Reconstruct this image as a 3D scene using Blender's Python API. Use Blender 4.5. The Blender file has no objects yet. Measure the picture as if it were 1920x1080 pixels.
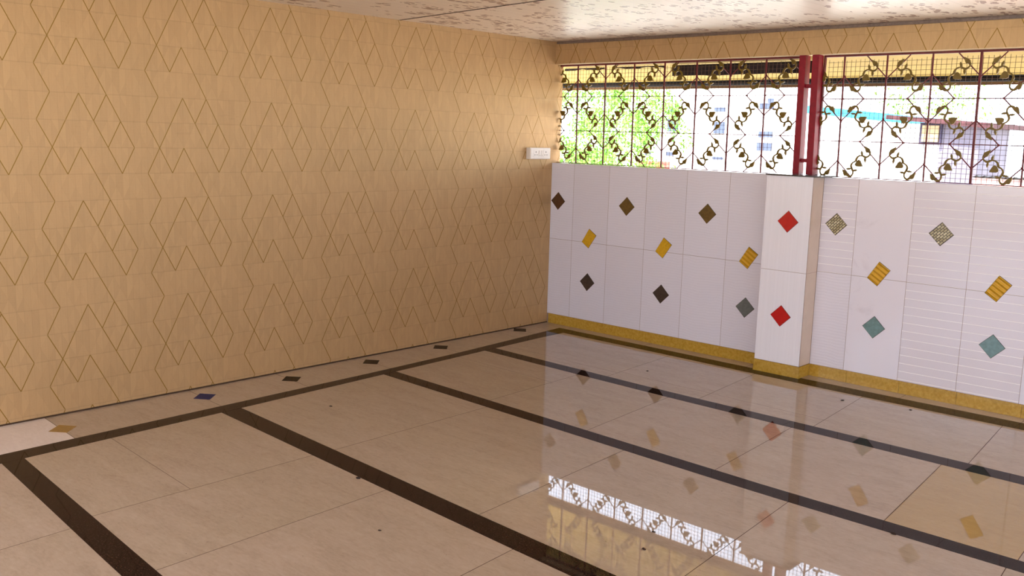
import bpy, bmesh, math, random
from mathutils import Vector, Matrix, Euler

random.seed(7)
sc = bpy.context.scene
COL = sc.collection

# ------------------------------------------------------------------ camera
cam_d = bpy.data.cameras.new('camera')
cam = bpy.data.objects.new('camera', cam_d)
COL.objects.link(cam)
cam.location = (4.9612, -5.8224, 1.5155)
cam.rotation_euler = (1.4092, -0.0278, 0.7484)
cam_d.sensor_width = 36.0
cam_d.lens = 1777.24 / 1920 * 36.0
cam_d.shift_y = 0.0005
cam_d.clip_start = 0.05
cam_d.clip_end = 300
sc.camera = cam

# ------------------------------------------------------------------ world, sun, exposure
SKY = 4.2
SUN = 15.0
EXPOSURE = 0.36
world = bpy.data.worlds.new('sky')
sc.world = world
world.use_nodes = True
wn = world.node_tree
bg = wn.nodes['Background']
tc = wn.nodes.new('ShaderNodeTexCoord')
sp = wn.nodes.new('ShaderNodeSeparateXYZ')
rp = wn.nodes.new('ShaderNodeValToRGB')
wn.links.new(tc.outputs['Generated'], sp.inputs[0])
wn.links.new(sp.outputs['Z'], rp.inputs[0])
rp.color_ramp.elements[0].position = 0.0
rp.color_ramp.elements[0].color = (0.86, 0.94, 1.08, 1)
rp.color_ramp.elements[1].position = 0.9
rp.color_ramp.elements[1].color = (0.62, 0.76, 1.0, 1)
e = rp.color_ramp.elements.new(0.45)
e.color = (0.80, 0.90, 1.10, 1)
wn.links.new(rp.outputs[0], bg.inputs['Color'])
bg.inputs['Strength'].default_value = SKY

sun_d = bpy.data.lights.new('sun', 'SUN')
sun_d.energy = SUN
sun_d.angle = math.radians(0.6)
sun_d.color = (1.0, 0.98, 0.95)
sun = bpy.data.objects.new('sun', sun_d)
COL.objects.link(sun)
_sd = Vector((0.22, 0.40, -0.89))           # travel direction of the sunlight
sun.rotation_euler = _sd.to_track_quat('-Z', 'Y').to_euler()
sun.location = (0, -10, 12)

vs = sc.view_settings
vs.view_transform = 'Standard'
vs.look = 'None'
vs.gamma = 1.0
vs.exposure = EXPOSURE
vs.use_curve_mapping = False
try:
    sc.cycles.use_denoising = True
    sc.cycles.max_bounces = 12
    sc.cycles.diffuse_bounces = 6
    sc.cycles.glossy_bounces = 5
    sc.cycles.sample_clamp_indirect = 12.0
    sc.cycles.caustics_reflective = False
    sc.cycles.caustics_refractive = False
except Exception:
    pass


# ------------------------------------------------------------------ helpers
def srgb(r, g, b):
    f = lambda c: (c / 12.92 if c <= 0.04045 else ((c + 0.055) / 1.055) ** 2.4)
    return (f(r / 255), f(g / 255), f(b / 255), 1.0)


class NT:
    """small helper around a material's node tree"""
    def __init__(self, name, rough=0.5, spec=0.5, col=None, metal=0.0):
        self.m = bpy.data.materials.new(name)
        self.m.use_nodes = True
        self.t = self.m.node_tree
        self.b = self.t.nodes['Principled BSDF']
        self.b.inputs['Roughness'].default_value = rough
        self.b.inputs['Specular IOR Level'].default_value = spec
        self.b.inputs['Metallic'].default_value = metal
        if col is not None:
            self.b.inputs['Base Color'].default_value = col
        self._co = None

    def co(self):
        if self._co is None:
            self._co = self.t.nodes.new('ShaderNodeNewGeometry').outputs['Position']
        return self._co

    def put(self, sock, v):
        if isinstance(v, bpy.types.NodeSocket):
            self.t.links.new(v, sock)
        else:
            sock.default_value = v

    def math(self, op, a, b=0.0, c=0.0):
        n = self.t.nodes.new('ShaderNodeMath')
        n.operation = op
        self.put(n.inputs[0], a)
        self.put(n.inputs[1], b)
        self.put(n.inputs[2], c)
        return n.outputs[0]

    def sep(self, v):
        n = self.t.nodes.new('ShaderNodeSeparateXYZ')
        self.put(n.inputs[0], v)
        return n.outputs

    def comb(self, x, y, z):
        n = self.t.nodes.new('ShaderNodeCombineXYZ')
        for i, v in enumerate((x, y, z)):
            self.put(n.inputs[i], v)
        return n.outputs[0]

    def scaled(self, s):
        n = self.t.nodes.new('ShaderNodeVectorMath')
        n.operation = 'MULTIPLY'
        self.put(n.inputs[0], self.co())
        n.inputs[1].default_value = s
        return n.outputs[0]

    def noise(self, vec, scale=1.0, detail=3.0, rough=0.55, dist=0.0):
        n = self.t.nodes.new('ShaderNodeTexNoise')
        self.put(n.inputs['Vector'], vec)
        n.inputs['Scale'].default_value = scale
        n.inputs['Detail'].default_value = detail
        n.inputs['Roughness'].default_value = rough
        n.inputs['Distortion'].default_value = dist
        return n.outputs['Fac']

    def white(self, vec):
        n = self.t.nodes.new('ShaderNodeTexWhiteNoise')
        n.noise_dimensions = '3D'
        self.put(n.inputs['Vector'], vec)
        return n.outputs['Value']

    def ramp(self, f, stops, interp='LINEAR'):
        n = self.t.nodes.new('ShaderNodeValToRGB')
        n.color_ramp.interpolation = interp
        els = n.color_ramp.elements
        els[0].position, els[0].color = stops[0][0], stops[0][1]
        els[1].position, els[1].color = stops[-1][0], stops[-1][1]
        for p, c in stops[1:-1]:
            x = els.new(p)
            x.color = c
        self.put(n.inputs[0], f)
        return n.outputs[0]

    def mix(self, f, a, b, mode='MIX'):
        n = self.t.nodes.new('ShaderNodeMix')
        n.data_type = 'RGBA'
        n.blend_type = mode
        self.put(n.inputs[0], f)
        self.put(n.inputs[6], a)
        self.put(n.inputs[7], b)
        return n.outputs[2]

    def attr(self, name):
        n = self.t.nodes.new('ShaderNodeAttribute')
        n.attribute_name = name
        return n.outputs['Fac']

    def bump(self, h, strength=0.3, dist=0.002):
        n = self.t.nodes.new('ShaderNodeBump')
        n.inputs['Strength'].default_value = strength
        n.inputs['Distance'].default_value = dist
        self.put(n.inputs['Height'], h)
        self.t.links.new(n.outputs[0], self.b.inputs['Normal'])

    def col(self, c):
        self.put(self.b.inputs['Base Color'], c)

    def rough(self, c):
        self.put(self.b.inputs['Roughness'], c)


def simple(name, col, rough=0.5, spec=0.5, metal=0.0, var=0.12, scale=12.0):
    n = NT(name, rough, spec, col, metal)
    if var:
        f = n.noise(n.scaled((1, 1, 1)), scale, 4)
        d = tuple(c * (1 - var) for c in col[:3]) + (1,)
        l = tuple(min(1, c * (1 + var)) for c in col[:3]) + (1,)
        n.col(n.ramp(f, [(0.3, d), (0.7, l)]))
    return n.m


def obj(name, bm, mats, parent=None, label=None, cat=None, group=None, kind=None, smooth=False, loc=None):
    me = bpy.data.meshes.new(name)
    if smooth:
        for f in bm.faces:
            f.smooth = True
    bm.to_mesh(me)
    bm.free()
    o = bpy.data.objects.new(name, me)
    COL.objects.link(o)
    for m in (mats if isinstance(mats, (list, tuple)) else [mats]):
        me.materials.append(m)
    if loc is not None:
        o.location = loc
    if parent:
        o.parent = parent
    tag(o, label, cat, group, kind)
    return o


def tag(o, label=None, cat=None, group=None, kind=None):
    if label:
        o['label'] = label
    if cat:
        o['category'] = cat
    if group:
        o['group'] = group
    if kind:
        o['kind'] = kind
    return o


def empty(name, loc, label, cat, group=None):
    o = bpy.data.objects.new(name, None)
    o.empty_display_size = 0.1
    COL.objects.link(o)
    o.location = loc
    return tag(o, label, cat, group)


def box(bm, x0, x1, y0, y1, z0, z1, mi=0, bev=0.0):
    r = bmesh.ops.create_cube(bm, size=1.0)
    vsx = r['verts']
    for v in vsx:
        v.co = Vector(((x0 + x1) / 2 + v.co.x * (x1 - x0), (y0 + y1) / 2 + v.co.y * (y1 - y0), (z0 + z1) / 2 + v.co.z * (z1 - z0)))
    fs = {f for v in vsx for f in v.link_faces}
    for f in fs:
        f.material_index = mi
    if bev > 0:
        es = {e for v in vsx for e in v.link_edges}
        bmesh.ops.bevel(bm, geom=list(es), offset=bev, segments=2, affect='EDGES', profile=0.7)


def bar(bm, a, b, w, d=None, segs=0):
    """square (segs=0) or round bar from a to b"""
    a, b = Vector(a), Vector(b)
    d = d or w
    ax = (b - a)
    L = ax.length
    if L < 1e-6:
        return
    ax.normalize()
    side = Vector((0, 1, 0)) if abs(ax.y) < 0.9 else Vector((1, 0, 0))
    u = ax.cross(side).normalized()
    v = u.cross(ax).normalized()
    ring = []
    n = segs or 4
    for k in range(n):
        if segs:
            t = 2 * math.pi * k / n
            o = u * math.cos(t) * w / 2 + v * math.sin(t) * d / 2
        else:
            o = u * (w / 2 if k in (0, 3) else -w / 2) + v * (d / 2 if k in (0, 1) else -d / 2)
        ring.append(o)
    va = [bm.verts.new(a + o) for o in ring]
    vb = [bm.verts.new(b + o) for o in ring]
    for k in range(n):
        bm.faces.new((va[k], va[(k + 1) % n], vb[(k + 1) % n], vb[k]))
    bm.faces.new(va[::-1])
    bm.faces.new(vb)


def prism_xz(bm, pts, y0, y1, mi=0):
    """polygon in the xz plane, extruded along y"""
    a = [bm.verts.new((x, y0, z)) for x, z in pts]
    b = [bm.verts.new((x, y1, z)) for x, z in pts]
    n = len(pts)
    fs = [bm.faces.new(a), bm.faces.new(b[::-1])]
    for k in range(n):
        fs.append(bm.faces.new((a[k], b[k], b[(k + 1) % n], a[(k + 1) % n])))
    for f in fs:
        f.material_index = mi
    bmesh.ops.recalc_face_normals(bm, faces=fs)


def lerp(t, pts):
    """piecewise linear"""
    if t <= pts[0][0]:
        (x0, y0), (x1, y1) = pts[0], pts[1]
    elif t >= pts[-1][0]:
        (x0, y0), (x1, y1) = pts[-2], pts[-1]
    else:
        for i in range(len(pts) - 1):
            if pts[i][0] <= t <= pts[i + 1][0]:
                (x0, y0), (x1, y1) = pts[i], pts[i + 1]
                break
    return y0 + (y1 - y0) * (t - x0) / (x1 - x0)


H = 2.238          # ceiling
ZT = 1.299         # parapet top
ZS = 0.078         # skirting
ZL = 2.066         # lintel underside
TH = 0.15          # wall thickness
TW = 0.098         # thickness of the parapet and beam
XR, YB = 9.0, -8.4


# ------------------------------------------------------------------ materials
def wallpaper(name, axis, u0, cw, z0, ch):
    """golden zigzag diamond wallpaper: 8 x 4 cell repeat"""
    n = NT(name, 0.40, 0.6, None, 0.30)
    n.b.inputs['Specular Tint'].default_value = (1.0, 0.78, 0.42, 1)
    P = n.sep(n.co())
    h, z = P[axis], P[2]
    U = n.math('DIVIDE', n.math('SUBTRACT', h, u0), cw)
    V = n.math('DIVIDE', n.math('SUBTRACT', z0, z), ch)
    cx, cy = n.math('FLOOR', U), n.math('FLOOR', V)
    fx, fy = n.math('FRACT', U), n.math('FRACT', V)
    mx = n.math('FLOORED_MODULO', cx, 8.0)
    my = n.math('FLOORED_MODULO', cy, 4.0)
    segs = [((4, 0), (3, 1)), ((3, 1), (4, 2)), ((4, 2), (3, 3)), ((3, 3), (4, 4)),
            ((6, 0), (4, 2)), ((4, 2), (5, 3)), ((6, 2), (5, 3)),
            ((6, 0), (9, 3)), ((10, 2), (9, 3)), ((6, 2), (10, 6)), ((8, 0), (7, 1)), ((9, 1), (8, 2))]
    back, fwd = set(), set()
    for (ua, va), (ub, vb) in segs:
        for k in range(vb - va):
            v = va + k
            if ub > ua:
                back.add(((ua + k) % 8, v % 4))
            else:
                fwd.add(((ua - k - 1) % 8, v % 4))
    idx = n.math('DIVIDE', n.math('ADD', n.math('ADD', mx, n.math('MULTIPLY', my, 8.0)), 0.5), 32.0)
    stops = []
    for k in range(32):
        c = (k % 8, k // 8)
        stops.append((k / 32, (1.0 if c in back else 0.0, 1.0 if c in fwd else 0.0, 0, 1)))
    lut = n.sep(n.ramp(idx, stops, 'CONSTANT'))
    w = 0.036
    dbk = n.math('ABSOLUTE', n.math('SUBTRACT', fx, fy))
    dfw = n.math('ABSOLUTE', n.math('SUBTRACT', n.math('ADD', fx, fy), 1.0))
    lb = n.math('MULTIPLY', n.math('LESS_THAN', dbk, w), lut[0])
    lf = n.math('MULTIPLY', n.math('LESS_THAN', dfw, w), lut[1])
    line = n.math('MAXIMUM', lb, lf)
    # faint facets: half-columns cut by both diagonals
    s1 = n.math('GREATER_THAN', fx, fy)
    s2 = n.math('GREATER_THAN', n.math('ADD', fx, fy), 1.0)
    hc = n.math('ADD', n.math('MULTIPLY', mx, 2.0), n.math('GREATER_THAN', fx, 0.5))
    r = n.white(n.comb(hc, my, n.math('ADD', n.math('MULTIPLY', s1, 2.0), n.math('MULTIPLY', s2, 5.0))))
    # faint ruled lines
    hl = n.math('LESS_THAN', n.math('MINIMUM', fy, n.math('SUBTRACT', 1.0, fy)), 0.018)
    f2 = n.math('FRACT', n.math('MULTIPLY', U, 2.0))
    vl = n.math('LESS_THAN', n.math('MINIMUM', f2, n.math('SUBTRACT', 1.0, f2)), 0.045)
    dl = n.math('MULTIPLY', n.math('LESS_THAN', n.math('MINIMUM', dbk, dfw), 0.02), 0.5)
    # linen threads
    s_h = (260, 260, 9)
    s_v = (14, 14, 420)
    t1 = n.noise(n.scaled(s_h), 1.0, 2)
    t2 = n.noise(n.scaled(s_v), 1.0, 2)
    th = n.math('ADD', n.math('MULTIPLY', t1, 0.6), n.math('MULTIPLY', t2, 0.4))
    val = n.math('ADD', n.math('MULTIPLY', n.math('SUBTRACT', r, 0.5), 0.10), 1.0)
    val = n.math('ADD', val, n.math('MULTIPLY', n.math('SUBTRACT', th, 0.5), 0.28))
    val = n.math('SUBTRACT', val, n.math('MULTIPLY', hl, 0.11))
    val = n.math('SUBTRACT', val, n.math('MULTIPLY', vl, 0.065))
    val = n.math('SUBTRACT', val, n.math('MULTIPLY', dl, 0.07))
    st = n.noise(n.scaled((1.3, 1.3, 1.6)), 1.0, 5, 0.6)
    st2 = n.noise(n.scaled((7, 3.0, 22)), 1.0, 3, 0.6)
    dirt = n.math('MULTIPLY', n.math('GREATER_THAN', st2, 0.685), 0.05)
    val = n.math('SUBTRACT', n.math('ADD', val, n.math('MULTIPLY', n.math('SUBTRACT', st, 0.5), 0.16)), dirt)
    base = n.mix(1.0, srgb(185, 153, 111), n.comb(val, val, val), 'MULTIPLY')
    pink = n.noise(n.scaled((0.6, 0.6, 0.8)), 1.0, 2)
    base = n.mix(n.math('MULTIPLY', pink, 0.35), base, n.mix(1.0, srgb(187, 148, 110), n.comb(val, val, val), 'MULTIPLY'))
    n.col(n.mix(n.math('MULTIPLY', line, 0.92), base, srgb(126, 94, 22)))
    n.rough(n.math('SUBTRACT', 0.42, n.math('MULTIPLY', line, 0.1)))
    n.bump(n.math('ADD', n.math('MULTIPLY', th, 0.6), n.math('MULTIPLY', line, -0.5)), 0.25, 0.0006)
    return n.m


M_PAPER_L = wallpaper('wallpaper_left', 1, -4.1498, 0.0709, 1.6595, 0.1364)
M_PAPER_B = wallpaper('wallpaper_beam', 0, 0.631 - 2 * 0.072, 0.072, 2.174 + 2 * 0.1364, 0.1364)


def marble_floor():
    n = NT('beige_marble', 0.02, 0.55)
    a = n.attr('tint')
    off = n.comb(n.math('MULTIPLY', a, 37.0), n.math('MULTIPLY', a, 11.0), 0.0)
    v = n.t.nodes.new('ShaderNodeVectorMath')
    v.operation = 'ADD'
    n.put(v.inputs[0], n.scaled((1, 1, 1)))
    n.put(v.inputs[1], off)
    sv = n.t.nodes.new('ShaderNodeVectorMath')
    sv.operation = 'MULTIPLY'
    n.put(sv.inputs[0], v.outputs[0])
    sv.inputs[1].default_value = (1.0, 3.2, 1.0)
    f1 = n.math('ADD', n.math('MULTIPLY', n.noise(sv.outputs[0], 4.0, 6, 0.62, 0.6), 0.45), n.math('MULTIPLY', n.noise(sv.outputs[0], 26.0, 5, 0.7, 0.4), 0.55))
    f2 = n.noise(v.outputs[0], 40.0, 3, 0.6)
    f3 = n.noise(v.outputs[0], 1.6, 3, 0.5)
    c = n.ramp(f1, [(0.3, srgb(150, 134, 114)), (0.5, srgb(166, 150, 129)), (0.72, srgb(176, 161, 140))])
    c2 = n.ramp(f1, [(0.3, srgb(158, 140, 127)), (0.5, srgb(174, 156, 143)), (0.72, srgb(183, 166, 154))])
    gold = n.ramp(f1, [(0.28, srgb(164, 138, 98)), (0.5, srgb(172, 147, 106)), (0.75, srgb(180, 156, 116))])
    white = n.ramp(f1, [(0.3, srgb(208, 198, 196)), (0.7, srgb(226, 218, 216))])
    t = n.attr('kindof')
    c = n.mix(n.math('MULTIPLY', f3, 0.9), c, c2)
    c = n.mix(n.math('MULTIPLY', a, 0.45), c, c2)
    c = n.mix(n.math('GREATER_THAN', t, 0.5), c, gold)
    c = n.mix(n.math('GREATER_THAN', t, 1.5), c, white)
    g = n.math('ADD', 0.94, n.math('MULTIPLY', f2, 0.12))
    c = n.mix(1.0, c, n.comb(g, g, g), 'MULTIPLY')
    spk = n.noise(n.scaled((1, 1, 1)), 60.0, 2, 0.5)
    n.col(n.mix(n.math('MULTIPLY', n.math('GREATER_THAN', spk, 0.755), 0.55), c, srgb(90, 66, 48)))
    n.rough(n.math('ADD', 0.008, n.math('MULTIPLY', f3, 0.02)))
    return n.m


M_TILE = marble_floor()
_g = NT('dark_granite', 0.03, 0.07)
_f = _g.noise(_g.scaled((1, 1, 1)), 160.0, 3, 0.6)
_g.col(_g.ramp(_f, [(0.35, srgb(20, 11, 9)), (0.52, srgb(36, 22, 18)), (0.72, srgb(66, 44, 36))]))
M_GRANITE = _g.m
M_GROUT = simple('floor_grout', srgb(74, 50, 36), 0.8, 0.2)


def wall_tile(name, kind):
    n = NT(name, 0.16, 0.5)
    P = n.sep(n.co())
    a = n.attr('tint')
    base = n.mix(a, srgb(222, 217, 226), srgb(228, 224, 234))
    if kind == 'wavy':       # fine horizontal ripples, satin
        wob = n.math('MULTIPLY', n.noise(n.scaled((6, 1, 3)), 1.0, 2), 0.05)
        z = n.math('MULTIPLY', n.math('ADD', P[2], wob), 2 * math.pi / 0.019)
        hgt = n.math('SINE', z)
        mod = n.noise(n.scaled((9, 1, 40)), 1.0, 2)
        n.bump(n.math('MULTIPLY', hgt, mod), 0.35, 0.0012)
        n.rough(0.38)
        v = n.math('ADD', 0.975, n.math('MULTIPLY', n.math('MULTIPLY', hgt, mod), 0.022))
        base = n.mix(1.0, base, n.comb(v, v, v), 'MULTIPLY')
    elif kind == 'groove':   # glossy with a ridge every 5 cm
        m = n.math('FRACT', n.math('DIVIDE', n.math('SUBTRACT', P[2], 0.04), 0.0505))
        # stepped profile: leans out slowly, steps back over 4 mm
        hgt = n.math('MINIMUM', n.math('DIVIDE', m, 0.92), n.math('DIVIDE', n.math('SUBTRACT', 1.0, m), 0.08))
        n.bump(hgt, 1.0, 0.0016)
        base = n.mix(n.math('MULTIPLY', n.math('GREATER_THAN', m, 0.92), 0.8), base, srgb(250, 248, 250))  # gloss highlight along each step, painted into the tile colour
        n.rough(0.12)
    elif kind == 'smooth':
        f = n.noise(n.scaled((3, 1, 3)), 1.2, 6, 0.6, 1.2)
        base = n.mix(n.math('MULTIPLY', n.math('GREATER_THAN', f, 0.56), n.math('MULTIPLY', n.math('SUBTRACT', f, 0.56), 2.0)), base, srgb(186, 176, 188))
        n.rough(0.09)
    elif kind == 'reed':     # fine vertical reeding, glossy (pillar)
        f = n.noise(n.scaled((150, 150, 0.7)), 1.0, 2, 0.5)
        n.bump(f, 0.6, 0.0022)
        v = n.math('ADD', 0.93, n.math('MULTIPLY', f, 0.10))
        base = n.mix(1.0, srgb(236, 233, 240), n.comb(v, v, v), 'MULTIPLY')
        n.rough(0.16)
    n.col(base)
    return n.m


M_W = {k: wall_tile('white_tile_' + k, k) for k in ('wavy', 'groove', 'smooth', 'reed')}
M_WGROUT = simple('wall_grout', srgb(150, 128, 118), 0.8, 0.2)
_s = NT('yellow_stone', 0.16, 0.5)
_f = _s.noise(_s.scaled((1, 1, 1)), 55.0, 5, 0.65)
_s.col(_s.ramp(_f, [(0.3, srgb(166, 126, 40)), (0.5, srgb(182, 144, 54)), (0.72, srgb(196, 160, 74))]))
M_YSTONE = _s.m
M_BEIGESIDE = simple('pillar_side_tile', srgb(206, 186, 168), 0.25, 0.5, 0, 0.05, 8)
M_CAP = simple('black_granite_cap', srgb(40, 34, 34), 0.15, 0.5, 0, 0.3, 90)


def ceiling_mat():
    n = NT('pvc_ceiling', 0.33, 1.0)
    P = n.sep(n.co())
    # sprigs: scattered leaf clusters from warped voronoi cells
    def sprigs(off, sx, sy, thr, rot):
        m = n.t.nodes.new('ShaderNodeMapping')
        m.inputs['Rotation'].default_value = (0, 0, rot)
        m.inputs['Location'].default_value = off
        m.inputs['Scale'].default_value = (sx, sy, 0.001)
        n.put(m.inputs['Vector'], n.co())
        v = n.t.nodes.new('ShaderNodeTexVoronoi')
        v.feature = 'F1'
        v.inputs['Scale'].default_value = 1.0
        v.inputs['Randomness'].default_value = 0.9
        n.put(v.inputs['Vector'], m.outputs[0])
        return n.math('LESS_THAN', v.outputs['Distance'], thr)
    clus = sprigs((0.3, 0.7, 0), 8.0, 4.4, 0.43, 0.2)
    clus2 = sprigs((4.1, 2.7, 0), 9.5, 5.6, 0.30, -0.3)
    l1 = sprigs((0, 0, 0), 30, 13, 0.40, 0.35)
    l2 = sprigs((3, 5, 0), 31, 15, 0.36, -0.4)
    leaf = n.math('MULTIPLY', n.math('MAXIMUM', l1, l2), n.math('MAXIMUM', clus, clus2))
    shade = n.noise(n.scaled((1, 1, 0)), 6.0, 2)
    base = n.mix(shade, srgb(242, 230, 216), srgb(246, 236, 224))
    lc = n.mix(shade, srgb(96, 38, 22), srgb(132, 64, 40))
    c = n.mix(n.math('MULTIPLY', leaf, 0.85), base, lc)
    # V groove every 10 cm, running front to back
    fx = n.math('FRACT', n.math('DIVIDE', P[0], 0.1))
    d = n.math('MINIMUM', fx, n.math('SUBTRACT', 1.0, fx))
    g = n.math('LESS_THAN', d, 0.035)
    n.col(n.mix(n.math('MULTIPLY', g, 0.18), c, srgb(150, 120, 96)))
    wav = n.math('MULTIPLY', n.math('COSINE', n.math('MULTIPLY', fx, 2 * math.pi)), -0.35)
    n.bump(n.math('ADD', n.math('SMOOTH_MIN', n.math('MULTIPLY', d, 14.0), 1.0, 0.3), wav), 0.2, 0.0016)
    return n.m


M_CEIL = ceiling_mat()
M_TRIM = simple('ceiling_cornice', srgb(112, 94, 84), 0.35, 0.5, 0, 0.25, 60)
M_RED = simple('red_oxide_paint', srgb(132, 10, 30), 0.5, 0.35, 0, 0.15, 30)
M_REDBAR = simple('red_bar_paint', srgb(98, 30, 32), 0.5, 0.35, 0, 0.2, 60)
M_GOLD = simple('golden_paint', srgb(106, 84, 12), 0.45, 0.4, 0.1, 0.15, 60)
M_WIRE = simple('rusty_wire', srgb(84, 62, 46), 0.6, 0.4, 0.3, 0.1, 60)
M_PLASTER = simple('painted_plaster', srgb(196, 168, 120), 0.7, 0.3, 0, 0.06, 3)
M_CREAM = simple('cream_soffit', srgb(240, 216, 170), 0.6, 0.3, 0, 0.05, 5)
M_CONC = simple('outside_paving', srgb(208, 200, 186), 0.85, 0.2, 0, 0.08, 2)


# ------------------------------------------------------------------ floor
def skew_pts(kind):
    return None


BO = [(-10, 0.62), (-4.5, 0.447), (-2.11, 0.371), (-1.319, 0.329), (-0.115, 0.226)]     # border outer x(y)
BI = [(-10, 0.78), (-4.4, 0.565), (-3.2, 0.512), (-1.402, 0.415), (-0.24, 0.358)]       # border inner x(y)
S = {  # strip edges y(x): (upper, lower)
    0: ([(0.3, -0.105), (2.4, -0.125), (3.7, -0.105), (9, -0.07)], [(0.358, -0.226), (1.19, -0.233), (2.5, -0.258), (3.65, -0.25), (9, -0.22)]),
    1: ([(0.42, -1.02), (1.77, -1.062), (3.86, -1.06), (9, -1.06)], [(0.42, -1.133), (1.83, -1.170), (3.9, -1.182), (9, -1.182)]),
    2: ([(0.46, -1.988), (3.09, -2.070), (4.13, -2.072), (9, -2.09)], [(0.47, -2.093), (3.15, -2.177), (4.16, -2.176), (9, -2.2)]),
    3: ([(0.51, -3.136), (2.62, -3.243), (9, -3.5)], [(0.53, -3.260), (2.74, -3.369), (9, -3.62)]),
    4: ([(0.55, -4.277), (2.06, -4.387), (9, -4.8)], [(0.57, -4.377), (1.97, -4.486), (9, -4.9)]),
    5: ([(0.6, -5.45), (9, -5.75)], [(0.6, -5.56), (9, -5.86)]),
}
floor_bm = bmesh.new()
tint = floor_bm.faces.layers.float.new('tint')
kindof = floor_bm.faces.layers.float.new('kindof')
G = 0.0015   # half joint


def fquad(pts, kind=0.0, z=0.0, mi=0):
    vsx = [floor_bm.verts.new((x, y, z)) for x, y in pts]
    f = floor_bm.faces.new(vsx)
    f.normal_update()
    if f.normal.z < 0:
        f.normal_flip()
    f[tint] = random.random()
    f[kindof] = kind
    f.material_index = mi
    return f


def band(up, lo, joints, kinds=None, ysplit=None):
    """tiles between strip edge functions up(x), lo(x); joints = [(x at up, x at lo)]"""
    js = [None] + joints + [(9.0, 9.0)]
    for i in range(len(js) - 1):
        if js[i] is None:
            yu = lerp(0.45, up)
            yl = lerp(0.5, lo)
            a = (lerp(yu, BI) + 0.0, lerp(yl, BI) + 0.0)
        else:
            a = (js[i][0] + G, js[i][1] + G)
        b = (js[i + 1][0] - G, js[i + 1][1] - G)
        k = (kinds or {}).get(i, 0.0)
        segs = 3
        top = [(a[0] + (b[0] - a[0]) * t / segs) for t in range(segs + 1)]
        bot = [(a[1] + (b[1] - a[1]) * t / segs) for t in range(segs + 1)]
        P1 = [(x, lerp(x, up)) for x in top]
        P2 = [(x, lerp(x, lo)) for x in bot]
        if ysplit and i in ysplit:
            fr = ysplit[i]
            mid = [((p[0] * (1 - fr) + q[0] * fr), (p[1] * (1 - fr) + q[1] * fr)) for p, q in zip(P1, P2)]
            fquad(P1 + [(x, y + G * .7) for x, y in mid][::-1], k)
            fquad([(x, y - G * .7) for x, y in mid] + P2[::-1], k)
        else:
            fquad(P1 + P2[::-1], k)


band(S[0][1], S[1][0], [(1.36, 1.42), (2.03, 2.105), (2.758, 2.825), (3.545, 3.62), (4.3, 4.4), (5.2, 5.3), (6.1, 6.2), (7, 7.1), (8, 8.1)], ysplit={0: .85, 1: .8, 2: .8})
band(S[1][1], S[2][0], [(1.268, 1.305), (1.965, 2.037), (2.752, 2.815), (3.533, 3.610), (4.06, 4.112), (5, 5.05), (6, 6.05), (7, 7.05), (8, 8.05)], {4: 1.0}, {0: .32})
band(S[2][1], S[3][0], [(1.388, 1.407), (2.358, 2.432), (3.24, 3.325), (4.1, 4.2), (5, 5.1), (6, 6.1), (7, 7.1), (8, 8.1)])
band(S[3][1], S[4][0], [(1.400, 1.408), (1.972, 2.010), (2.745, 2.82), (3.6, 3.7), (4.5, 4.6), (5.4, 5.5), (6.4, 6.5), (7.4, 7.5)], ysplit={0: .6})
band(S[4][1], S[5][0], [(1.468, 1.53), (2.3, 2.36), (3.1, 3.2), (4, 4.1), (5, 5.1), (6, 6.1), (7, 7.1), (8, 8.1)])
band(S[5][1], [(0, YB), (9, YB)], [(1.5, 1.6), (2.4, 2.5), (3.3, 3.4), (4.2, 4.3), (5.1, 5.2), (6, 6.1), (7, 7.1), (8, 8.1)])
# margin strip along the left wall, split at the small diamonds
DIA = [(0.244, -3.98, 'yellow'), (0.178, -3.168, 'blue'), (0.170, -2.584, 'dark'), (0.145, -1.945, 'dark'), (0.122, -1.298, 'dark'), (0.078, -0.412, 'dark')]
ys = [YB, -7.6, -6.5, -5.4, -4.75, -3.985, -3.185, -2.6, -1.95, -1.3, -0.41, -0.1]
for i in range(len(ys) - 1):
    a, b = ys[i] + G, ys[i + 1] - G
    k = 2.0 if ys[i + 1] <= -3.98 else 0.0
    # joints run slightly skewed
    fquad([(0, a + 0.012), (lerp(a, BO), a - 0.012), (lerp(b, BO), b - 0.012), (0, b + 0.012)], k)
# margin along parapet
xs = [0.2, 1.05, 1.89, 2.925, 3.6, 4.4, 5.2, 6.1, 7.0, 8.0, 9.0]
fquad([(0, -0.098), (0.226, -0.118), (0.3, lerp(0.3, S[0][0])), (0.3, 0), (0, 0)])
xs[0] = 0.3
for i in range(len(xs) - 1):
    a, b = xs[i] + G, xs[i + 1] - G
    fquad([(a, lerp(a, S[0][0])), (b, lerp(b, S[0][0])), (b, 0), (a, 0)])
# grout bed and slab just under the tiles
fb = floor_bm
for f in list(fb.faces):
    f.material_index = 0
box(fb, 0, 9, YB, 0.0, -0.16, -0.0012, 1)
floor = obj('floor', fb, [M_TILE, M_GROUT], kind='structure', label='polished beige marble tile floor with dark granite bands')


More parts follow.
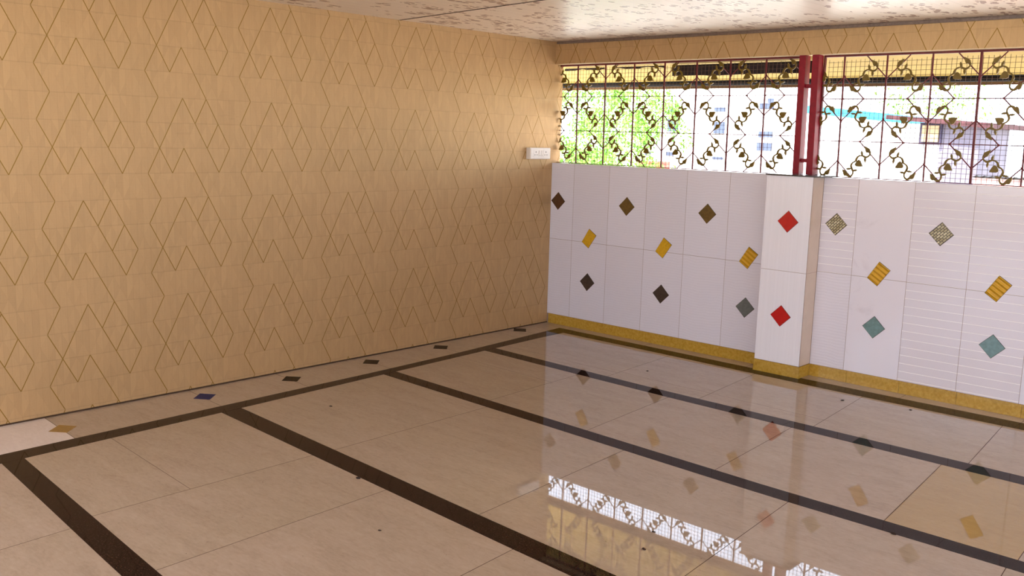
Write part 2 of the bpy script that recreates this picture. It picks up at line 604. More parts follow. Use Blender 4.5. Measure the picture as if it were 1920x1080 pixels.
def strip(pu, pl, x0, x1, name_label, joints=()):
    bm = bmesh.new()
    cuts = sorted([x0] + [j for j in joints if x0 < j < x1] + [x1])
    for a, b in zip(cuts[:-1], cuts[1:]):
        a2, b2 = a + (0.0006 if a != x0 else 0), b - (0.0006 if b != x1 else 0)
        N = 6
        up = [(a2 + (b2 - a2) * k / N) for k in range(N + 1)]
        P1 = [(x, lerp(x, pu)) for x in up]
        P2 = [(x, lerp(x, pl)) for x in up]
        vt = [bm.verts.new((x, y, 0.0004)) for x, y in P1 + P2[::-1]]
        vb = [bm.verts.new((x, y, -0.012)) for x, y in P1 + P2[::-1]]
        f = bm.faces.new(vt)
        bm.faces.new(vb[::-1])
        n = len(vt)
        for k in range(n):
            bm.faces.new((vt[k], vb[k], vb[(k + 1) % n], vt[(k + 1) % n]))
    bmesh.ops.recalc_face_normals(bm, faces=bm.faces)
    return obj('granite_strip', bm, M_GRANITE, floor, label=name_label)


strip(S[0][0], S[0][1], 0.36, 9, 'dark granite band along the foot of the tiled parapet', (1.2, 2.4, 3.6, 4.8))
strip(S[1][0], S[1][1], 0.405, 9, 'dark granite cross band nearest the parapet', (1.5, 2.7, 3.9))
strip(S[2][0], S[2][1], 0.455, 9, 'second dark granite cross band from the parapet', (1.45, 2.65, 3.85))
strip(S[3][0], S[3][1], 0.515, 9, 'third dark granite cross band from the parapet', (1.3, 2.74, 3.9))
strip(S[4][0], S[4][1], 0.56, 9, 'dark granite cross band farthest from the parapet', (1.25, 1.83, 3.1))
strip(S[5][0], S[5][1], 0.61, 9, 'dark granite cross band behind the camera')
bm = bmesh.new()
ybs = [YB, -7.2, -6, -4.83, -4.5, -3.98, -3.2, -2.6, -2.11, -1.7, -1.36, -0.8, -0.5, -0.105]
lo = [bm.verts.new((lerp(y, BO), y, 0.0007)) for y in ybs]
hi = [bm.verts.new((lerp(y if y < -0.2 else -0.226, BI) if y < -0.2 else 0.362, y, 0.0007)) for y in ybs]
for k in range(len(ybs) - 1):
    bm.faces.new((lo[k], hi[k], hi[k + 1], lo[k + 1]))
r = bmesh.ops.extrude_face_region(bm, geom=bm.faces[:])
for v in [g for g in r['geom'] if isinstance(g, bmesh.types.BMVert)]:
    v.co.z = -0.012
bmesh.ops.recalc_face_normals(bm, faces=bm.faces)
obj('granite_strip', bm, M_GRANITE, floor, label='long dark granite band running beside the wallpapered wall')

M_D = {
    'yellow': simple('ochre_inlay', srgb(150, 116, 54), 0.12, 0.25, 0, 0.12, 50),
    'blue': simple('blue_inlay', srgb(18, 30, 88), 0.2, 0.03, 0, 0.15, 50),
    'dark': simple('black_inlay', srgb(18, 13, 13), 0.2, 0.03, 0, 0.2, 80),
}
DLAB = ['ochre diamond inlay in the floor margin at the white marble tile',
        'blue diamond inlay in the floor margin beside the wallpapered wall',
        'black diamond inlay in the floor margin next to the blue one',
        'black diamond inlay in the floor margin near the third band',
        'black diamond inlay in the floor margin, second nearest the corner',
        'black diamond inlay in the floor margin nearest the corner']
for (x, y, k), lab in zip(DIA, DLAB):
    bm = bmesh.new()
    r_ = 0.069
    # diamonds lie a little skewed in the margin
    pts = [(x - r_ - .005, y + 0.012), (x - 0.002, y - r_), (x + r_ + .005, y - 0.01), (x + 0.002, y + r_)]
    vt = [bm.verts.new((px, py, 0.0007)) for px, py in pts]
    vb = [bm.verts.new((px, py, -0.01)) for px, py in pts]
    bm.faces.new(vt)
    bm.faces.new(vb[::-1])
    for q in range(4):
        bm.faces.new((vt[q], vb[q], vb[(q + 1) % 4], vt[(q + 1) % 4]))
    bmesh.ops.recalc_face_normals(bm, faces=bm.faces)
    obj('diamond_inlay', bm, M_D[k], floor, label=lab)

# ------------------------------------------------------------------ left wall (wallpaper), with an opening behind the camera's view
bm = bmesh.new()
box(bm, -TH, 0, -5.05, TW, -0.16, 2.4)
box(bm, -TH, 0, YB, -5.05, -0.16, 1.0)
box(bm, -TH, 0, YB, -5.05, 2.08, 2.4)
for yy in (-6.2, -7.3):
    box(bm, -TH, 0, yy - 0.04, yy + 0.04, 1.0, 2.08)
wl_ = obj('wall_left', bm, M_PAPER_L, kind='structure', label='long wall papered with golden zigzag diamonds')
# dark sealant line at the bottom of the paper
bm = bmesh.new()
box(bm, 0.0, 0.006, -5.05, -0.002, 0.0, 0.007)
obj('baseboard_left', bm, simple('dark_sealant', srgb(70, 52, 38), 0.8, 0.2), kind='structure', label='thin dark joint line at the foot of the papered wall')

# ------------------------------------------------------------------ parapet wall (tiled)
bm = bmesh.new()
tl = bm.faces.layers.float.new('tint')
KM = {'wavy': 0, 'groove': 1, 'smooth': 2}
GW = 0.0011


def wquad(x0, x1, z0, z1, y, kind):
    vsx = [bm.verts.new(c) for c in ((x0 + GW, y, z0 + GW), (x1 - GW, y, z0 + GW), (x1 - GW, y, z1 - GW), (x0 + GW, y, z1 - GW))]
    f = bm.faces.new(vsx)
    f[tl] = random.random()
    f.material_index = KM[kind]


ZM = 0.6936
XL = [0.0, 0.233, 0.578, 0.923, 1.268, 1.613, 1.966]
for i in range(len(XL) - 1):
    wquad(XL[i], XL[i + 1], ZM, ZT, 0, 'wavy')
    wquad(XL[i], XL[i + 1], ZS, ZM, 0, 'wavy')
XRT = [2.286, 2.515, 2.86, 3.205, 3.55] + [3.55 + 0.345 * k for k in range(1, 17)]
XRT[-1] = 9.0
for i in range(len(XRT) - 1):
    if XRT[i] >= XRT[i + 1]:
        continue
    smooth_t = i in (1, 4, 7)
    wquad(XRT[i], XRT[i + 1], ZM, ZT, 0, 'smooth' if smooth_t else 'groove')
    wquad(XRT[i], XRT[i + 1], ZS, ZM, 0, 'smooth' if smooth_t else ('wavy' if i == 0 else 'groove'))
box(bm, 0.0, XR, 0.0012, TW, -0.16, ZT - 0.002, 3)
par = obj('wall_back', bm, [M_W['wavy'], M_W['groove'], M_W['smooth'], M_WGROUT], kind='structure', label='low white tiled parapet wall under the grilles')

# pier
PX0, PX1, PY = 1.966, 2.285, -0.15
bm = bmesh.new()
tl = bm.faces.layers.float.new('tint')


def pq(pts, mi):
    f = bm.faces.new([bm.verts.new(p) for p in pts])
    f.material_index = mi
    f[tl] = 0.5


for z0, z1 in ((ZS, ZM - 0.006), (ZM - 0.006, 1.3)):
    pq([(PX0, PY, z0 + GW), (PX1 - 0.001, PY, z0 + GW), (PX1 - 0.001, PY, z1 - GW), (PX0, PY, z1 - GW)], 0)
    pq([(PX1, PY + 0.004, z0 + GW), (PX1, -0.001, z0 + GW), (PX1, -0.001, z1 - GW), (PX1, PY + 0.004, z1 - GW)], 1)
    pq([(PX0, -0.001, z0 + GW), (PX0, PY, z0 + GW), (PX0, PY, z1 - GW), (PX0, -0.001, z1 - GW)], 1)
box(bm, PX0 + 0.0015, PX1 - 0.0015, PY + 0.0015, 0.0005, ZS, 1.3, 2)
pier = obj('wall_pier', bm, [M_W['reed'], M_BEIGESIDE, M_WGROUT], kind='structure', label='white tiled pier carrying the red posts')
bm = bmesh.new()
box(bm, PX0 - 0.008, PX1 + 0.05, PY - 0.008, 0.096, 1.3005, 1.309, 0, 0.001)
obj('pier_cap', bm, M_CAP, pier, label='thin black granite slab on top of the pier')

# skirting
bm = bmesh.new()


def sk(x0, x1, y0, y1):
    box(bm, x0, x1, y0, y1, 0.0006, ZS - 0.001, 0)


XLs = [0.018, 0.27, 0.6, 0.945, 1.29, 1.64, 1.966]
for a, b in zip(XLs[:-1], XLs[1:]):
    sk(a + 0.0005, b - 0.0005, -0.004, -0.0002)
XRs = [2.289, 2.54, 2.875, 3.215, 3.57] + [3.57 + 0.345 * k for k in range(1, 15)]
for a, b in zip(XRs[:-1], XRs[1:]):
    sk(a + 0.0009, b - 0.0009, -0.004, -0.0002)
sk(1.966 + .0005, PX1 + 0.004, PY - 0.005, PY - 0.0002)
sk(PX1 + 0.0002, PX1 + 0.004, PY, -0.0045)
sk(PX0 - 0.004, PX0 - 0.0002, PY - 0.005, -0.0045)
obj('baseboard_back', bm, M_YSTONE, kind='structure', label='speckled yellow stone skirting under the white tiles')

# ------------------------------------------------------------------ diamond accent tiles on the parapet
def ridged(name, lo_, hi_):
    n = NT(name, 0.22, 0.5)
    P = n.sep(n.co())
    # ridges run along the falling diagonal
    s = n.math('ADD', n.math('MULTIPLY', P[0], 0.55), n.math('MULTIPLY', P[2], 0.835))
    w = n.math('SINE', n.math('MULTIPLY', s, 2 * math.pi / 0.027))
    f = n.noise(n.scaled((1, 1, 1)), 50.0, 3)
    n.col(n.mix(n.math('MULTIPLY', f, 0.6), lo_, hi_))
    n.bump(w, 0.8, 0.0035)
    return n.m


M_YR = ridged('ridged_yellow_tile', srgb(196, 142, 18), srgb(226, 180, 40))
M_YP = simple('plain_yellow_tile', srgb(204, 158, 26), 0.25, 0.5, 0, 0.12, 60)
M_BROWN = simple('dark_brown_tile', srgb(74, 42, 18), 0.2, 0.5, 0, 0.2, 60)
M_OLIVE = simple('olive_brown_tile', srgb(98, 74, 30), 0.2, 0.5, 0, 0.2, 60)
M_CHAR = simple('charcoal_tile', srgb(58, 46, 42), 0.2, 0.5, 0, 0.2, 60)
M_GREY = simple('slate_grey_tile', srgb(98, 102, 100), 0.2, 0.5, 0, 0.15, 60)
M_TEAL = simple('grey_teal_tile', srgb(104, 134, 134), 0.18, 0.5, 0, 0.16, 40)
M_REDT = simple('glossy_red_tile', srgb(186, 12, 16), 0.15, 0.5, 0, 0.08, 30)
M_EDGE = simple('accent_joint', srgb(60, 44, 30), 0.7, 0.3, 0, 0.2, 60)


def mosaic():
    n = NT('pebble_mosaic', 0.25, 0.5)
    v = n.t.nodes.new('ShaderNodeTexBrick')
    v.inputs['Scale'].default_value = 1.0
    v.inputs['Brick Width'].default_value = 0.026
    v.inputs['Row Height'].default_value = 0.0135
    v.inputs['Mortar Size'].default_value = 0.0019
    v.inputs['Color1'].default_value = srgb(206, 196, 160)
    v.inputs['Color2'].default_value = srgb(158, 144, 104)
    v.inputs['Mortar'].default_value = srgb(64, 52, 36)
    P = n.sep(n.co())
    a = n.math('ADD', n.math('MULTIPLY', P[0], 0.707), n.math('MULTIPLY', P[2], 0.707))
    b = n.math('SUBTRACT', n.math('MULTIPLY', P[0], 0.707), n.math('MULTIPLY', P[2], 0.707))
    n.put(v.inputs['Vector'], n.comb(a, b, 0.0))
    n.col(v.outputs['Color'])
    n.bump(n.math('SUBTRACT', 1.0, v.outputs['Fac']), 0.6, 0.002)
    return n.m


M_MOS = mosaic()


def accent(cx, cz, y, mat, label, shape='sq', parent=None):
    bm = bmesh.new()
    if shape == 'sq':
        base = [(0, .0715), (.0725, 0), (0, -.0715), (-.0725, 0)]
    else:   # oblong tile standing askew
        base = [(-.002, .078), (.071, .030), (-.003, -.077), (-.071, -.031)]
    b1 = [(cx + a, cz + b) for a, b in base]
    b2 = [(cx + a * .955, cz + b * .955) for a, b in base]
    prism_xz(bm, b1, y - 0.0008, y + 0.004, 1)
    prism_xz(bm, b2, y - 0.0030, y - 0.0009, 0)
    return obj('diamond_tile', bm, [mat, M_EDGE], parent, label=label)


accent(0.078, 0.998, 0, M_BROWN, 'dark brown diamond tile nearest the papered wall', parent=par)
accent(0.751, 1.002, 0, M_OLIVE, 'olive brown diamond tile, left of the two olive ones', parent=par)
accent(1.447, 1.001, 0, M_OLIVE, 'olive brown diamond tile, right of the two olive ones', parent=par)
accent(0.406, 0.726, 0, M_YP, 'plain yellow oblong tile nearest the corner', 'ob', par)
accent(1.099, 0.723, 0, M_YP, 'yellow oblong tile between the two olive brown diamonds', 'ob', par)
accent(1.791, 0.725, 0, M_YR, 'ridged yellow oblong tile left of the pier', 'ob', par)
accent(0.404, 0.382, 0, M_CHAR, 'charcoal diamond tile in the lower row nearest the corner', parent=par)
accent(1.096, 0.381, 0, M_CHAR, 'charcoal diamond tile in the middle of the lower left row', parent=par)
accent(1.789, 0.380, 0, M_GREY, 'slate grey diamond tile in the lower row beside the pier', parent=par)
accent(2.134, 1.009, PY, M_REDT, 'upper red diamond tile on the pier', parent=pier)
accent(2.131, 0.392, PY, M_REDT, 'lower red diamond tile on the pier', parent=pier)
accent(2.389, 1.006, 0, M_MOS, 'stone mosaic diamond tile beside the pier', parent=par)
accent(3.035, 1.002, 0, M_MOS, 'stone mosaic diamond tile farther right from the pier', parent=par)
accent(2.688, 0.722, 0, M_YR, 'ridged yellow oblong tile on the smooth marble tile', 'ob', par)
accent(3.378, 0.719, 0, M_YR, 'ridged yellow oblong tile at the right edge', 'ob', par)
accent(2.686, 0.385, 0, M_TEAL, 'grey teal diamond tile below the ridged yellow one', parent=par)
accent(3.378, 0.383, 0, M_TEAL, 'grey teal diamond tile at the lower right', parent=par)

# ------------------------------------------------------------------ lintel beam over the grilles
bm = bmesh.new()
box(bm, 0, XR, 0, 0.003, ZL, H + 0.16, 0)
box(bm, 0, XR, 0.003, TW, ZL + 0.001, H + 0.16, 1)
obj('wall_lintel', bm, [M_PAPER_B, M_CREAM], kind='structure', label='papered beam above the grilles')

# ------------------------------------------------------------------ ceiling
bm = bmesh.new()
box(bm, -0.0, XR, YB, 0.0, H, H + 0.16)
ceil = obj('ceiling', bm, M_CEIL, kind='structure', label='white PVC panel ceiling printed with brown sprigs')
bm = bmesh.new()
box(bm, 0.02, XR, -0.016, 0.0, H - 0.020, H - 0.0003, 0, 0.003)
obj('trim_1', bm, M_TRIM, kind='structure', label='narrow cornice where ceiling meets the beam')
bm = bmesh.new()
for k in range(14):
    xa, xb = 0.0 + k * 0.6, 0.6 + k * 0.6
    ya, yb = -1.60 - xa * 0.150, -1.60 - xb * 0.150
    if yb < -9:
        break
    bar(bm, (xa, ya, H - 0.0012), (xb, yb, H - 0.0012), 0.002, 0.010)
obj('trim_2', bm, simple('dark_joint', srgb(60, 46, 38), 0.7, 0.3), kind='structure', label='thin dark joint line across the ceiling panels')

# far side walls of the room (behind the camera), with wide openings
bm = bmesh.new()
box(bm, XR, XR + TH, YB, 0.15, -0.16, 0.75)
box(bm, XR, XR + TH, YB, 0.15, 2.1, 2.4)
for yy in (-0.1, -2.5, -5.0, -8.3):
    box(bm, XR, XR + TH, yy - 0.1, yy + 0.1, 0.75, 2.1)
obj('wall_right', bm, M_PLASTER, kind='structure', label='side wall with wide openings behind the camera')
bm = bmesh.new()
box(bm, -TH, XR + TH, YB - TH, YB, -0.16, 0.3)
box(bm, -TH, XR + TH, YB - TH, YB, 2.1, 2.4)
for xx in (0.0, 2.9, 5.9, 9.0):
    box(bm, xx - 0.12, xx + 0.12, YB - TH, YB, 0.3, 2.1)
obj('wall_front', bm, M_PLASTER, kind='structure', label='front wall with wide openings behind the camera')

# ------------------------------------------------------------------ red posts
GY = 0.075
posts = empty('steel_post', (2.12, 0.037, 1.31), 'red painted twin steel post standing on the tiled pier between the two grilles', 'post')


def kid(name, bm, mat, parent, label=None):
    """mesh given in world coordinates, parented to a thing whose origin is elsewhere"""
    o = obj(name, bm, mat, None, label)
    if parent:
        org = parent.location.copy()
        if parent.parent:
            org = org + parent.parent.location
        o.parent = parent
        o.matrix_parent_inverse = Matrix.Translation(-org)
    return o


def channel(x0, x1, lean):
    bm = bmesh.new()
    box(bm, x0, x1, 0.002, 0.070, 1.3095, ZL - 0.001, 0, 0.002)
    for v in bm.verts:
        v.co.x -= (v.co.z - 1.31) * lean
    return bm


kid('upright', channel(2.062, 2.106, 0.012), M_RED, posts, 'left red steel upright')
kid('upright', channel(2.154, 2.200, 0.018), M_RED, posts, 'right red steel upright')
for zz in (1.398, 1.872):
    bm = bmesh.new()
    box(bm, 2.1, 2.156, 0.025, 0.06, zz - 0.012, zz + 0.012)
    kid('batten', bm, M_RED, posts)

# ------------------------------------------------------------------ grilles
def scroll_bm(y):
    """golden scroll, drawn as it stands between an upper right and a lower left diamond; centre at the origin"""
    C0 = (1.658, 1.689)
    path = [(1.728, 1.762), (1.716, 1.772), (1.704, 1.776), (1.692, 1.772), (1.684, 1.760), (1.683, 1.746), (1.688, 1.734), (1.695, 1.722),
            (1.699, 1.709), (1.696, 1.697), (1.688, 1.688), (1.677, 1.682), (1.670, 1.676), (1.668, 1.666), (1.663, 1.655), (1.653, 1.647),
            (1.640, 1.643), (1.628, 1.645), (1.617, 1.651), (1.606, 1.653), (1.595, 1.648), (1.586, 1.638), (1.583, 1.627), (1.588, 1.616), (1.598, 1.608)]
    P = [Vector((a - C0[0], 0, b - C0[1])) for a, b in path]
    # one smoothing pass
    Q = []
    for i in range(len(P) - 1):
        Q += [P[i], (P[i] + P[i + 1]) / 2]
    Q.append(P[-1])
    bm = bmesh.new()
    d = 0.0035
    n = len(Q)
    rows = []
    for i, p in enumerate(Q):
        t = (Q[min(i + 1, n - 1)] - Q[max(i - 1, 0)]).normalized()
        nr = Vector((-t.z, 0, t.x))
        w = 0.0052 + 0.0012 * math.sin(i * 0.55)
        rows.append([p + nr * w + Vector((0, -d, 0)), p + nr * w + Vector((0, d, 0)), p - nr * w + Vector((0, d, 0)), p - nr * w + Vector((0, -d, 0))])
    vr = [[bm.verts.new(q) for q in r_] for r_ in rows]
    for a, b in zip(vr[:-1], vr[1:]):
        for k in range(4):
            bm.faces.new((a[k], a[(k + 1) % 4], b[(k + 1) % 4], b[k]))
    bm.faces.new(vr[0][::-1])
    bm.faces.new(vr[-1])

    def leaf(cx, cz, L, W, ang, lob=0.0):
        pts = []
        for k in range(12):
            t = 2 * math.pi * k / 12
            r_ = 1.0 + lob * math.cos(3 * t)
            x, z = math.cos(t) * L * r_, math.sin(t) * W * r_
            if k == 0:
                x *= 1.35
            ca, sa = math.cos(ang), math.sin(ang)
            pts.append((cx - C0[0] + x * ca - z * sa, cz - C0[1] + x * sa + z * ca))
        prism_xz(bm, pts, -d - 0.0015, d + 0.0015)
    leaf(1.733, 1.757, 0.019, 0.0135, -0.9, 0.16)         # upper curl leaf
    leaf(1.652, 1.694, 0.021, 0.021, 2.6, 0.14)          # broad leaf in the middle
    leaf(1.602, 1.607, 0.019, 0.0135, -0.85, 0.16)        # lower curl leaf
    leaf(1.672, 1.737, 0.015, 0.0065, 3.3, 0.0)          # barbs
    leaf(1.712, 1.729, 0.014, 0.0065, 0.1, 0.0)
    leaf(1.612, 1.668, 0.014, 0.0065, 1.7, 0.0)
    leaf(1.635, 1.630, 0.014, 0.0065, -1.3, 0.0)
    bmesh.ops.recalc_face_normals(bm, faces=bm.faces)
    return bm


def clipx(bm, x, keep_right=True):
    geom = bm.verts[:] + bm.edges[:] + bm.faces[:]
    bmesh.ops.bisect_plane(bm, geom=geom, plane_co=(x, 0, 0), plane_no=(1, 0, 0), clear_inner=keep_right, clear_outer=not keep_right)


def make_grille(root, x_left, x_right, x0, dx, k0, k1, row1, hh, hw, heavy=()):
    ztop, zbot = 2.052, ZT + 0.001
    # frame
    bm = bmesh.new()
    box(bm, x_left, x_right, GY - 0.010, GY + 0.010, ztop, ztop + 0.013)
    kid('frame_rail', bm, M_REDBAR, root, 'red top rail')
    bm = bmesh.new()
    box(bm, x_left, x_right, GY - 0.010, GY + 0.010, zbot, zbot + 0.005)
    kid('frame_rail', bm, M_REDBAR, root, 'red bottom rail')
    for xx in ((x_right - 0.005,) if x_left < 0.01 else (x_left + 0.005, x_right - 0.005)):
        bm = bmesh.new()
        box(bm, xx - 0.005, xx + 0.005, GY - 0.01, GY + 0.01, zbot + 0.005, ztop)
        kid('frame_stile', bm, M_REDBAR, root)
    rows = {0: row1 + 0.263, 1: row1, 2: row1 - 0.264, 3: row1 - 0.527}
    for r in (1, 2):
        bm = bmesh.new()
        bar(bm, (x_left, GY, rows[r]), (x_right, GY, rows[r]), 0.0048, None, 6)
        kid('cross_wire', bm, M_REDBAR, root, 'thin horizontal rod')
    diam = []
    for k in range(k0, k1 + 1):
        xk = x0 + dx * k
        if x_left + 0.02 < xk < x_right - 0.01:
            bm = bmesh.new()
            w = 0.013 if k in heavy else 0.0088
            bar(bm, (xk - 0.006, GY, ztop), (xk + 0.004, GY, zbot + 0.004), w, w)
            for r in range(4):
                for zz in (rows[r],) + ((rows[r] + hh, rows[r] - hh) if (k + r) % 2 else ()):
                    if zbot + 0.01 < zz < ztop - 0.01:
                        bmesh.ops.create_icosphere(bm, subdivisions=1, radius=0.0085, matrix=Matrix.Translation((xk, GY, zz)))
            kid('vertical_bar', bm, M_REDBAR, root)
        for r in range(4):
            if (k % 2 == 0) == (r % 2 == 1):
                diam.append((k, r))
    for k, r in diam:
        xk, zk = x0 + dx * k, rows[r]
        bm = bmesh.new()
        cs = [(xk, zk + hh), (xk + hw, zk), (xk, zk - hh), (xk - hw, zk)]
        hit = False
        for i in range(4):
            (xa, za), (xb, zb) = cs[i], cs[(i + 1) % 4]
            # clip in z and x
            A, B = Vector((xa, za)), Vector((xb, zb))
            t0, t1 = 0.0, 1.0
            for ax, lo_, hi_ in ((0, x_left + 0.004, x_right - 0.004), (1, zbot + 0.004, ztop)):
                d_ = B[ax] - A[ax]
                ta, tb = (lo_ - A[ax]) / d_, (hi_ - A[ax]) / d_
                if ta > tb:
                    ta, tb = tb, ta
                t0, t1 = max(t0, ta), min(t1, tb)
            if t1 - t0 > 0.02:
                a, b = A.lerp(B, t0), A.lerp(B, t1)
                bar(bm, (a.x, GY, a.y), (b.x, GY, b.y), 0.0074, None, 6)
                hit = True
        for (cx_, cz_) in (cs[1], cs[3]):
            if x_left < cx_ < x_right and zbot < cz_ < ztop:
                bmesh.ops.create_icosphere(bm, subdivisions=1, radius=0.007, matrix=Matrix.Translation((cx_, GY, cz_)))
        if hit:
            kid('diamond_bar', bm, M_REDBAR, root, None)
        else:
            bm.free()
    # scrolls between diagonal neighbours
    for k in range(k0 - 1, k1 + 1):
        for r in range(0, 3):
            # neighbours (k,?) and (k+1,?) around the crossing between rows r and r+1
            cx_ = x0 + dx * (k + 0.5)
            cz_ = (rows[r] + rows[r + 1]) / 2
            up_left = ((k % 2 == 0) == (r % 2 == 1))       # diamond at (k, r) and (k+1, r+1): scroll runs as "/"... mirrored
            bm = scroll_bm(0)
            # drawn as "/" : joins (k, r+1) lower left with (k+1, r) upper right, leaf at upper left
            sx, sz = 1, 1
            if up_left:
                sx = -1
            # leaves turn away from the open fields of even bars and row 2
            if r == 0 or r == 2:
                sx, sz = (sx, -1) if True else (sx, sz)
                sx = -sx
            for v in bm.verts:
                v.co.x *= sx
                v.co.z *= sz
            if sx * sz < 0:
                for f in bm.faces:
                    f.normal_flip()
            bmesh.ops.translate(bm, verts=bm.verts, vec=(cx_, GY - 0.006, cz_ + 0.0))
            if cx_ - 0.08 < x_left:
                clipx(bm, x_left + 0.004, True)
            if cx_ + 0.08 > x_right:
                clipx(bm, x_right - 0.004, False)
            mz = min((v.co.z for v in bm.verts), default=9)
            if mz < zbot + 0.003:
                geom = bm.verts[:] + bm.edges[:] + bm.faces[:]
                bmesh.ops.bisect_plane(bm, geom=geom, plane_co=(0, 0, zbot + 0.003), plane_no=(0, 0, 1), clear_inner=True)
            if len(bm.faces) > 6:
                kid('scroll_ornament', bm, M_GOLD, root, 'golden scroll with leaves' if False else None)
            else:
                bm.free()


g1 = empty('window_grille', (1.0, GY, ZT), 'left iron grille of diamonds and golden scrolls, between papered wall and red post', 'grille')
make_grille(g1, 0.001, 2.045, 0.178, 0.2687, -1, 7, 1.818, 0.130, 0.140)
g2 = empty('window_grille', (3.3, GY, ZT), 'right iron grille of diamonds and golden scrolls, right of the red post', 'grille')
make_grille(g2, 2.190, 4.30, 2.330, 0.2700, -1, 7, 1.7925, 0.139, 0.1355, heavy=(3,))


def net(name, x0, x1, z0, z1, y, label):
    bm = bmesh.new()
    s = 0.0288
    r = 0.0010
    n = int((x1 - x0) / s)
    for k in range(n + 1):
        x = x0 + 0.008 + k * s
        if x > x1 - 0.002:
            break
        w = random.uniform(-0.0012, 0.0012)
        bar(bm, (x + w, y, z0), (x - w, y, z1 - random.uniform(0.0, 0.012)), r * 2, r * 2)
    m = int((z1 - z0) / s)
    for k in range(1, m + 1):
        z = z0 + k * s
        if z > z1 - 0.012:
            break
        w = random.uniform(-0.001, 0.001)
        bar(bm, (x0, y + 0.0016, z + w), (x1, y + 0.0016, z - w), r * 2, r * 2)
    return tag(obj(name, bm, M_WIRE), label, 'wire mesh')


net('wire_mesh', 0.002, 2.04, ZT + 0.001, 2.045, GY + 0.015, 'square wire mesh behind the left scroll grille')
net('wire_mesh', 2.21, 4.3, ZT + 0.001, 2.038, GY + 0.015, 'square wire mesh behind the right scroll grille')
# next bays of the same parapet, out of the frame
bm = bmesh.new()
box(bm, 4.32, 4.42, 0.0, TW, ZT, ZL)
box(bm, 6.6, 6.7, 0.0, TW, ZT, ZL)
obj('wall_post', bm, M_PLASTER, kind='structure', label='plastered posts between further bays')

# ------------------------------------------------------------------ switchboard
M_SW = simple('white_plastic', srgb(232, 222, 212), 0.3, 0.5, 0, 0.02)
M_SW2 = simple('white_switch', srgb(240, 234, 226), 0.25, 0.5, 0, 0.02)
M_HOLE = simple('socket_hole', srgb(30, 26, 24), 0.5, 0.3, 0, 0.0)
swb = empty('switchboard', (0.0, -0.194, 1.372), 'white plastic switchboard with two sockets on the papered wall near the corner', 'switchboard')
bm = bmesh.new()
box(bm, 0.0, 0.040, -0.312, -0.074, 1.3275, 1.4155, 0, 0.004)
kid('housing', bm, M_SW, swb)
bm = bmesh.new()
box(bm, 0.040, 0.0455, -0.308, -0.078, 1.3315, 1.4115, 0, 0.0015)
kid('face_plate', bm, M_SW2, swb)


def disc_x(bm, y, z, r, x0, x1):
    bmesh.ops.create_cone(bm, cap_ends=True, segments=12, radius1=r, radius2=r, depth=x1 - x0,
                          matrix=Matrix.Translation(((x0 + x1) / 2, y, z)) @ Matrix.Rotation(math.pi / 2, 4, 'Y'))


for yc in (-0.250, -0.133):
    bm = bmesh.new()
    box(bm, 0.0455, 0.0470, yc - 0.026, yc + 0.026, 1.344, 1.400, 0, 0.0006)
    so = kid('socket', bm, M_SW2, swb)
    bm = bmesh.new()
    disc_x(bm, yc, 1.383, 0.0046, 0.0462, 0.0474)
    disc_x(bm, yc - 0.0125, 1.361, 0.0038, 0.0462, 0.0474)
    disc_x(bm, yc + 0.0125, 1.361, 0.0038, 0.0462, 0.0474)
    h_ = obj('pin_hole', bm, M_HOLE, so)
for yc in (-0.205, -0.178):
    bm = bmesh.new()
    box(bm, 0.0455, 0.0505, yc - 0.0095, yc + 0.0095, 1.350, 1.394, 0, 0.0012)
    for v in bm.verts:
        if v.co.z < 1.372 and v.co.x > 0.048:
            v.co.x -= 0.002
    ro = kid('rocker_switch', bm, M_SW2, swb)
    bm = bmesh.new()
    box(bm, 0.0478, 0.0490, yc - 0.001, yc + 0.001, 1.353, 1.366)
    q_ = obj('switch_mark', bm, M_HOLE, ro)

# ------------------------------------------------------------------ grit and bits on the floor
M_GRIT = simple('dark_grit', srgb(46, 34, 28), 0.8, 0.2, 0, 0.2, 90)
GR = [(0.805, -2.76, .009, 'dark crumb of dirt lying alone on the large tile near the papered wall'),
      (1.784, -3.334, .013, 'brown leaf scrap at the edge of the third dark band'),
      (2.28, -3.619, .007, 'dark crumb of dirt on the pale tile below the third dark band'),
      (1.516, -0.74, .010, 'tiny dark crumb on the tile in front of the parapet'),
      (2.711, -0.436, .011, 'round dark crumb on the tile just right of the pier'),
      (3.072, -0.33, .010, 'brown crumb close to the parapet band at the right'),
      (3.689, -2.178, .013, 'small dark flake at the lower edge of the second dark band'),
      (3.084, -3.016, .010, 'dark crumb below the window reflection on the floor'),
      (3.02, -2.86, .008, 'dark speck inside the window reflection on the floor')]
for gx, gy, gs, lab in GR:
    bm = bmesh.new()
    bmesh.ops.create_icosphere(bm, subdivisions=2, radius=1.0)
    for v in bm.verts:
        k = 1 + random.uniform(-.25, .25)
        v.co = Vector((v.co.x * gs * k, v.co.y * gs * 0.7 * k, max(v.co.z * gs * 0.3, -gs * 0.12)))
    zmin = min(v.co.z for v in bm.verts)
    for v in bm.verts:
        v.co.z -= zmin
    nm = 'leaf_scrap' if 'leaf' in lab else 'dirt_crumb'
    o = obj(nm, bm, M_GRIT, label=lab, cat='leaf' if 'leaf' in lab else 'dirt')
    o.location = (gx, gy, 0.0009)
    o.rotation_euler = (0, 0, random.uniform(0, 3))

